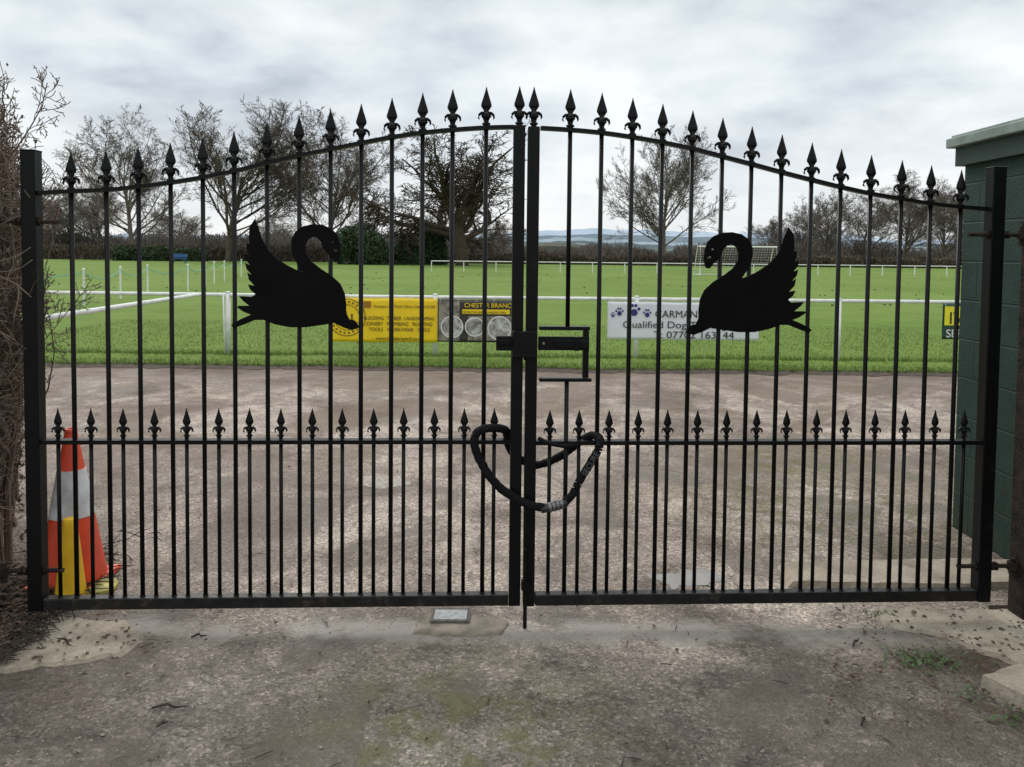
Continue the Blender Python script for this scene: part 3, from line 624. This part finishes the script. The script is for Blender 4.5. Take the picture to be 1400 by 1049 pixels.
def mk_tree(name,u,vt,D,seed,cfg,mat,r0,trunkfrac,wpx,rot=0):
    rg=random.Random(seed); g=MB(); H=CH+( (345+ (u-700)*0.0105)-vt)*D/FP
    grow(g,Vector((0,0,-0.1)),Vector((0,0,1)),H*trunkfrac,r0,0,rg,cfg)
    zs=sorted(v.z for v in g.v); zm=zs[int(len(zs)*0.995)]; s=H/zm
    xs_=sorted(v.x for v in g.v); lo_,hi=xs_[int(len(xs_)*.02)],xs_[int(len(xs_)*.98)]; sw=(wpx*D/FP)/(hi-lo_)
    for v in g.v:
        k=min(1,max(0,v.z/(0.25*zm))); q=s*(1-k)+sw*k   # trunk keeps its girth, crown gets its spread
        v.x*=q; v.y*=q; v.z*=s
    o=g.obj(name,mat); o.location=(yplane(u,350,D).x,D,0); o.rotation_euler=(0,0,rot); return o
T1=mk_tree('bare_tree',312,138,100,3,base_cfg,m_bark,0.42,.60,172)
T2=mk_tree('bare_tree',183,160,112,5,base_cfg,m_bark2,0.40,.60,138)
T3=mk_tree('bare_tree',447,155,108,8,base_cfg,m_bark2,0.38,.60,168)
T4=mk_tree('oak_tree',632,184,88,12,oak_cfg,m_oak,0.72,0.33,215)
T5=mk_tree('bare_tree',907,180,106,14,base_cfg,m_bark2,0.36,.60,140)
def inst(src,name,u,vt,D,rot,w=1):
    o=bpy.data.objects.new(name,src.data); COL.objects.link(o); zm=max(v.co.z for v in src.data.vertices)
    H=CH+((345+(u-700)*0.0105)-vt)*D/FP; s=H/zm; o.scale=(s*w,s*w,s); o.rotation_euler=(0,0,rot); o.location=(yplane(u,350,D).x,D,0)
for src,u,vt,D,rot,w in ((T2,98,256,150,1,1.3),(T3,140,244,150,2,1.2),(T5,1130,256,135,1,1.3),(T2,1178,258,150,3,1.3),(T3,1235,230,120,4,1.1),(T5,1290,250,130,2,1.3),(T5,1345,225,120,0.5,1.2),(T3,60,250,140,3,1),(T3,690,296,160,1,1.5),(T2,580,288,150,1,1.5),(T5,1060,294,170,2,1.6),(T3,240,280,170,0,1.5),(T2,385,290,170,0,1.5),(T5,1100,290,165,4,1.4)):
    inst(src,'bare_tree',u,vt,D,rot,w)

t=NT('evergreen_leaf'); p=t.pos(); t.l(t.ramp(t.noise(p,1.2,4,0.7),[(0.35,(0.016,0.034,0.014)),(0.55,(0.036,0.066,0.024)),(0.7,(0.06,0.095,0.036))]),t.b.inputs['Base Color']); t.b.inputs['Roughness'].default_value=0.8; m_ever=t.m
def bush(name,u0,u1,vt,D,n,seed,mat=m_ever):
    rg=random.Random(seed); a=yplane(u0,350,D).x; b=yplane(u1,350,D).x; um=(u0+u1)/2; H=CH+((345+(um-700)*0.0105)-vt)*D/FP; g=MB(); cx=(a+b)/2; rx=(b-a)/2
    lobes=[(cx+rg.uniform(-.6,.6)*rx,D+rg.uniform(-.5,.5)*rx,H*rg.uniform(.25,.62),rx*rg.uniform(.35,.6)) for _ in range(9)]
    lobes.append((cx,D,H*0.66,H*0.34))
    for i in range(n):
        lx,ly,lz,lr=rg.choice(lobes); v=Vector((rg.gauss(0,1),rg.gauss(0,1),rg.gauss(0,1))).normalized()*lr*rg.uniform(.72,1.08)
        c=Vector((lx+v.x,ly+v.y,max(0.1,lz+v.z*1.0))); c.z=min(c.z,H*rg.uniform(.9,1.05)); s=rg.uniform(.06,.16)
        d=Vector((rg.gauss(0,1),rg.gauss(0,1),rg.gauss(0,1))).normalized(); q=rnd_perp(d,rg); g.quad(c,d*s,q*s*0.7)
    for i in range(int(n*0.25)):
        c=Vector((cx+rg.uniform(-.9,.9)*rx,D+rg.uniform(-.4,.2)*rx,rg.uniform(0,H*.4))); d=Vector((rg.gauss(0,1),0.2,rg.gauss(0,1))).normalized(); g.quad(c,d*.2,rnd_perp(d,rg)*.2)
    return g.obj(name,mat)
bush('evergreen_bush',460,538,304,90,9000,1); bush('evergreen_bush',538,575,320,92,4000,2); bush('evergreen_bush',570,612,303,93,5000,3)
bush('evergreen_bush',156,188,335,100,2500,4); bush('evergreen_bush',194,232,337,100,2500,5); bush('evergreen_bush',236,285,340,100,2500,6)

t=NT('winter_hedge'); p=t.pos(); t.l(t.ramp(t.noise(p,0.5,5,0.75),[(0.35,(0.06,0.044,0.034)),(0.55,(0.11,0.083,0.064)),(0.7,(0.11,0.11,0.062))]),t.b.inputs['Base Color']); t.b.inputs['Roughness'].default_value=0.9; m_hedge=t.m
g=MB()
for i in range(26000):
    x=R.uniform(-75,75); hm=1.35+0.5*mn.noise(Vector((x*0.12,0,0)))+0.35*mn.noise(Vector((x*0.9,4,0)))+(0.5 if x<-15 else 0)
    if 5<x<70: hm-=0.15
    z=R.random()**0.6*hm*1.15; s=R.uniform(.10,.28); d=Vector((R.gauss(0,.6),R.gauss(0,.4),R.gauss(0,1))).normalized()
    g.quad(Vector((x,106+R.gauss(0,.4),z)),d*s,rnd_perp(d,R)*s*0.22)
g.obj('field_hedge',m_hedge)
g=MB(); x=-75
while x<75:
    h=1.0+0.35*mn.noise(Vector((x*0.12,0,0)))+(0.5 if x<-15 else 0); g.box((x+.5,106.6,h/2-0.1),0.55,0.4,h/2); x+=1
g.obj('hedge_core',m_hedge)
def fb(x,f,o=5,s=0):
    a=0;am=1
    for k in range(o): a+=am*mn.noise(Vector((x*f,s+k*7.3,0))); am*=.55; f*=2.1
    return a
def treeline(name,Y,x0,x1,n,fn,mat,smin,smax):
    g=MB()
    for i in range(n):
        x=R.uniform(x0,x1); h=fn(x)
        if h<=0: continue
        z=R.random()**0.8*h*R.uniform(.85,1.15); s=R.uniform(smin,smax); d=Vector((R.gauss(0,.45),R.gauss(0,.3),1)).normalized()
        g.quad(Vector((x,Y+R.gauss(0,2.5),z)),d*s,rnd_perp(d,R)*s*0.10)
    g.obj(name,mat)
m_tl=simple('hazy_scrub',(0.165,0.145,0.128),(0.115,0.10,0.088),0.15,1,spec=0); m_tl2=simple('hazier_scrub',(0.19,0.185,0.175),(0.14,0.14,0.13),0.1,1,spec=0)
def prof(x):
    b=4.2 if x<-18 else (3.2 if x<-2 else (2.2 if x<32 else 3.6))
    return b+2.0*fb(x,.07,4,2)
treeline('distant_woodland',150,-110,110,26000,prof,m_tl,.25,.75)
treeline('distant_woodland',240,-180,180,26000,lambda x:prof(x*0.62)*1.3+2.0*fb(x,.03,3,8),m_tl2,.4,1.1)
def ridge(name,Y,x0,x1,n,fn,mat,depth):
    g=MB()
    for i in range(n+1):
        x=x0+(x1-x0)*i/n; h=fn(x); g.v+=[Vector((x,Y,-1)),Vector((x,Y,h*0.75)),Vector((x,Y+depth*0.2,h)),Vector((x,Y+depth,h*0.6)),Vector((x,Y+depth*1.5,-1))]
    for i in range(n):
        for k in range(4): a=i*5+k; g.f.append([a,a+5,a+6,a+1])
    return g.obj(name,mat)
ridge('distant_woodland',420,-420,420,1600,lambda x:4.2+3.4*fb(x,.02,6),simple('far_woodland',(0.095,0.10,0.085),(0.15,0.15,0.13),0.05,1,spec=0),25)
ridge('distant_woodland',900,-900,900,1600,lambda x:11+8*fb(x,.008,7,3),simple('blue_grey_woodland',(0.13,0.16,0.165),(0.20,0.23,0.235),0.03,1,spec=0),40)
ridge('hills',3000,-3400,3400,900,lambda x:42+34*fb(x,.0012,4,5)+7*fb(x,.012,5),simple('hazy_blue_hill',(0.31,0.37,0.42),(0.20,0.26,0.31),0.01,1,spec=0),600)  # blue of distance haze is painted into the hill colour
ridge('hills',5200,-5800,5800,900,lambda x:85+85*math.exp(-((x-900)/1900)**2)+45*fb(x,.0007,5,9),simple('hazy_blue_far_hill',(0.42,0.50,0.60),(0.33,0.41,0.51),0.004,1,spec=0),900)  # farther ridge: paler, with the air haze put straight into its base colour

# left hedge close by
def lim(p): return p.x>-0.605*p.y-0.05-(0.30*max(0,p.z-2.0))+0.20*mn.noise(p*3)-0.12*max(0,0.9-p.z)
hc=dict(seg=[6,5,4,3],kids=[15,8,5],wob=[.16,.28,.32,.35],up=[.06,.03,.02,.02],start=[.08,.1,.1],ang=[(25,75),(30,80),(30,80)],rs=[.5,.55,.6],ls=[.36,.5,.5],sides=[6,3,3,3],rmin=0.0021,lim=lim)
g=MB(); rg=random.Random(21)
for i in range(105):
    y=rg.uniform(3.45,4.9); x=-0.62*y-0.15-rg.random()**1.4*0.75; h=rg.uniform(1.5,2.5)
    grow(g,Vector((x,y,0)),Vector((rg.gauss(0,.1),rg.gauss(0,.12),1)).normalized(),h,rg.uniform(.008,.02),0,rg,hc)
hc2=dict(hc,kids=[9,4,3]); del hc2['lim']   # a few free sprays poking out of the hedge face
for i in range(9):
    y=rg.uniform(3.6,4.4); z=rg.uniform(.9,2.2)
    grow(g,Vector((-0.64*y-.05,y,z)),Vector((0.45,rg.gauss(0,.3),.8)).normalized(),rg.uniform(.3,.5),.004,0,rg,hc2)
g.obj('hawthorn_hedge',simple('hedge_twig',(0.17,0.12,0.09),(0.085,0.06,0.046),15,0.85))
g=MB()
for i in range(6500):
    y=rg.uniform(3.5,4.7); x=-0.60*y-0.05-rg.random()*0.85; z=rg.random()*2.5
    if z>1.3 and rg.random()<.4: continue
    p_=Vector((x,y,z))
    if lim(p_) or mn.noise(p_*4)<-0.1: continue
    d=Vector((rg.gauss(0,1),rg.gauss(0,1),rg.gauss(0,1))).normalized(); s=rg.uniform(.005,.013); g.quad(p_,d*s,rnd_perp(d,rg)*s*.6)
g.obj('hedge_leaves',simple('withered_leaf',(0.17,0.10,0.062),(0.09,0.085,0.036),9,0.8))

# ------------------------------------------------------------ sky + sun
w=bpy.data.worlds.new('World'); sc.world=w; w.use_nodes=True; nt=w.node_tree; N=nt.nodes; L=nt.links
bg=N['Background']; bg.inputs['Strength'].default_value=0.12
sky=N.new('ShaderNodeTexSky'); sky.sky_type='NISHITA'; sky.sun_disc=False; sky.sun_elevation=math.radians(42); sky.sun_rotation=math.radians(-25)
tc=N.new('ShaderNodeTexCoord'); sp=N.new('ShaderNodeSeparateXYZ'); L.new(tc.outputs['Generated'],sp.inputs[0])
def M(op,a,b=0,cl=False):
    x=N.new('ShaderNodeMath'); x.operation=op; x.use_clamp=cl
    for i,v in enumerate((a,b)):
        if isinstance(v,(int,float)): x.inputs[i].default_value=v
        else: L.new(v,x.inputs[i])
    return x.outputs[0]
z=M('MAXIMUM',sp.outputs[2],0.0); den=M('ADD',z,0.28)
cb=N.new('ShaderNodeCombineXYZ'); L.new(M('DIVIDE',sp.outputs[0],den),cb.inputs[0]); L.new(M('DIVIDE',sp.outputs[1],den),cb.inputs[1])
def wn(scale,det,rough,dist,off):
    mp=N.new('ShaderNodeMapping'); mp.inputs['Location'].default_value=off; L.new(cb.outputs[0],mp.inputs[0])
    x=N.new('ShaderNodeTexNoise'); x.inputs['Scale'].default_value=scale; x.inputs['Detail'].default_value=det; x.inputs['Roughness'].default_value=rough; x.inputs['Distortion'].default_value=dist; L.new(mp.outputs[0],x.inputs['Vector']); return x.outputs['Fac']
n1=wn(1.1,6,0.5,0.2,(3,1,0)); n2=wn(3.6,5,0.52,0.15,(7,2,0))
f=M('ADD',M('MULTIPLY',n1,0.62),M('MULTIPLY',n2,0.38))
rp=N.new('ShaderNodeValToRGB'); e=rp.color_ramp.elements; e.new(.5); e.new(.5)
for i,(p_,c_) in enumerate(((0.37,(0.43,0.485,0.55)),(0.44,(0.57,0.63,0.69)),(0.51,(0.69,0.75,0.79)),(0.60,(0.83,0.865,0.885)))): e[i].position=p_; e[i].color=(*c_,1)
L.new(f,rp.inputs[0])
hz=N.new('ShaderNodeMapRange'); hz.inputs[1].default_value=0.0; hz.inputs[2].default_value=0.20; hz.inputs[3].default_value=0.75; hz.inputs[4].default_value=0.0; L.new(z,hz.inputs[0])
mx=N.new('ShaderNodeMixRGB'); L.new(hz.outputs[0],mx.inputs[0]); L.new(rp.outputs[0],mx.inputs[1]); mx.inputs[2].default_value=(0.78,0.79,0.795,1)
zb_=N.new('ShaderNodeMapRange'); zb_.inputs[1].default_value=0.35; zb_.inputs[2].default_value=1.0; zb_.inputs[3].default_value=10; zb_.inputs[4].default_value=19; L.new(z,zb_.inputs[0])
tint=N.new('ShaderNodeMixRGB'); tint.blend_type='MULTIPLY'; L.new(M('MULTIPLY',z,1.0),tint.inputs[0]); L.new(mx.outputs[0],tint.inputs[1]); tint.inputs[2].default_value=(1.0,0.94,0.86,1)
scl=N.new('ShaderNodeVectorMath'); scl.operation='SCALE'; L.new(tint.outputs[0],scl.inputs[0]); L.new(zb_.outputs[0],scl.inputs['Scale'])
m2=N.new('ShaderNodeMixRGB'); m2.inputs[0].default_value=0.95; L.new(sky.outputs[0],m2.inputs[1]); L.new(scl.outputs[0],m2.inputs[2]); L.new(m2.outputs[0],bg.inputs[0])
sd=bpy.data.lights.new('sun','SUN'); sd.energy=1.25; sd.angle=math.radians(15); sd.color=(1,.96,.9); so=bpy.data.objects.new('sun',sd); COL.objects.link(so)
el=math.radians(42); az=math.radians(-25); dv=Vector((math.sin(az)*math.cos(el),math.cos(az)*math.cos(el),math.sin(el))); so.rotation_euler=dv.to_track_quat('Z','Y').to_euler(); so.location=dv*50
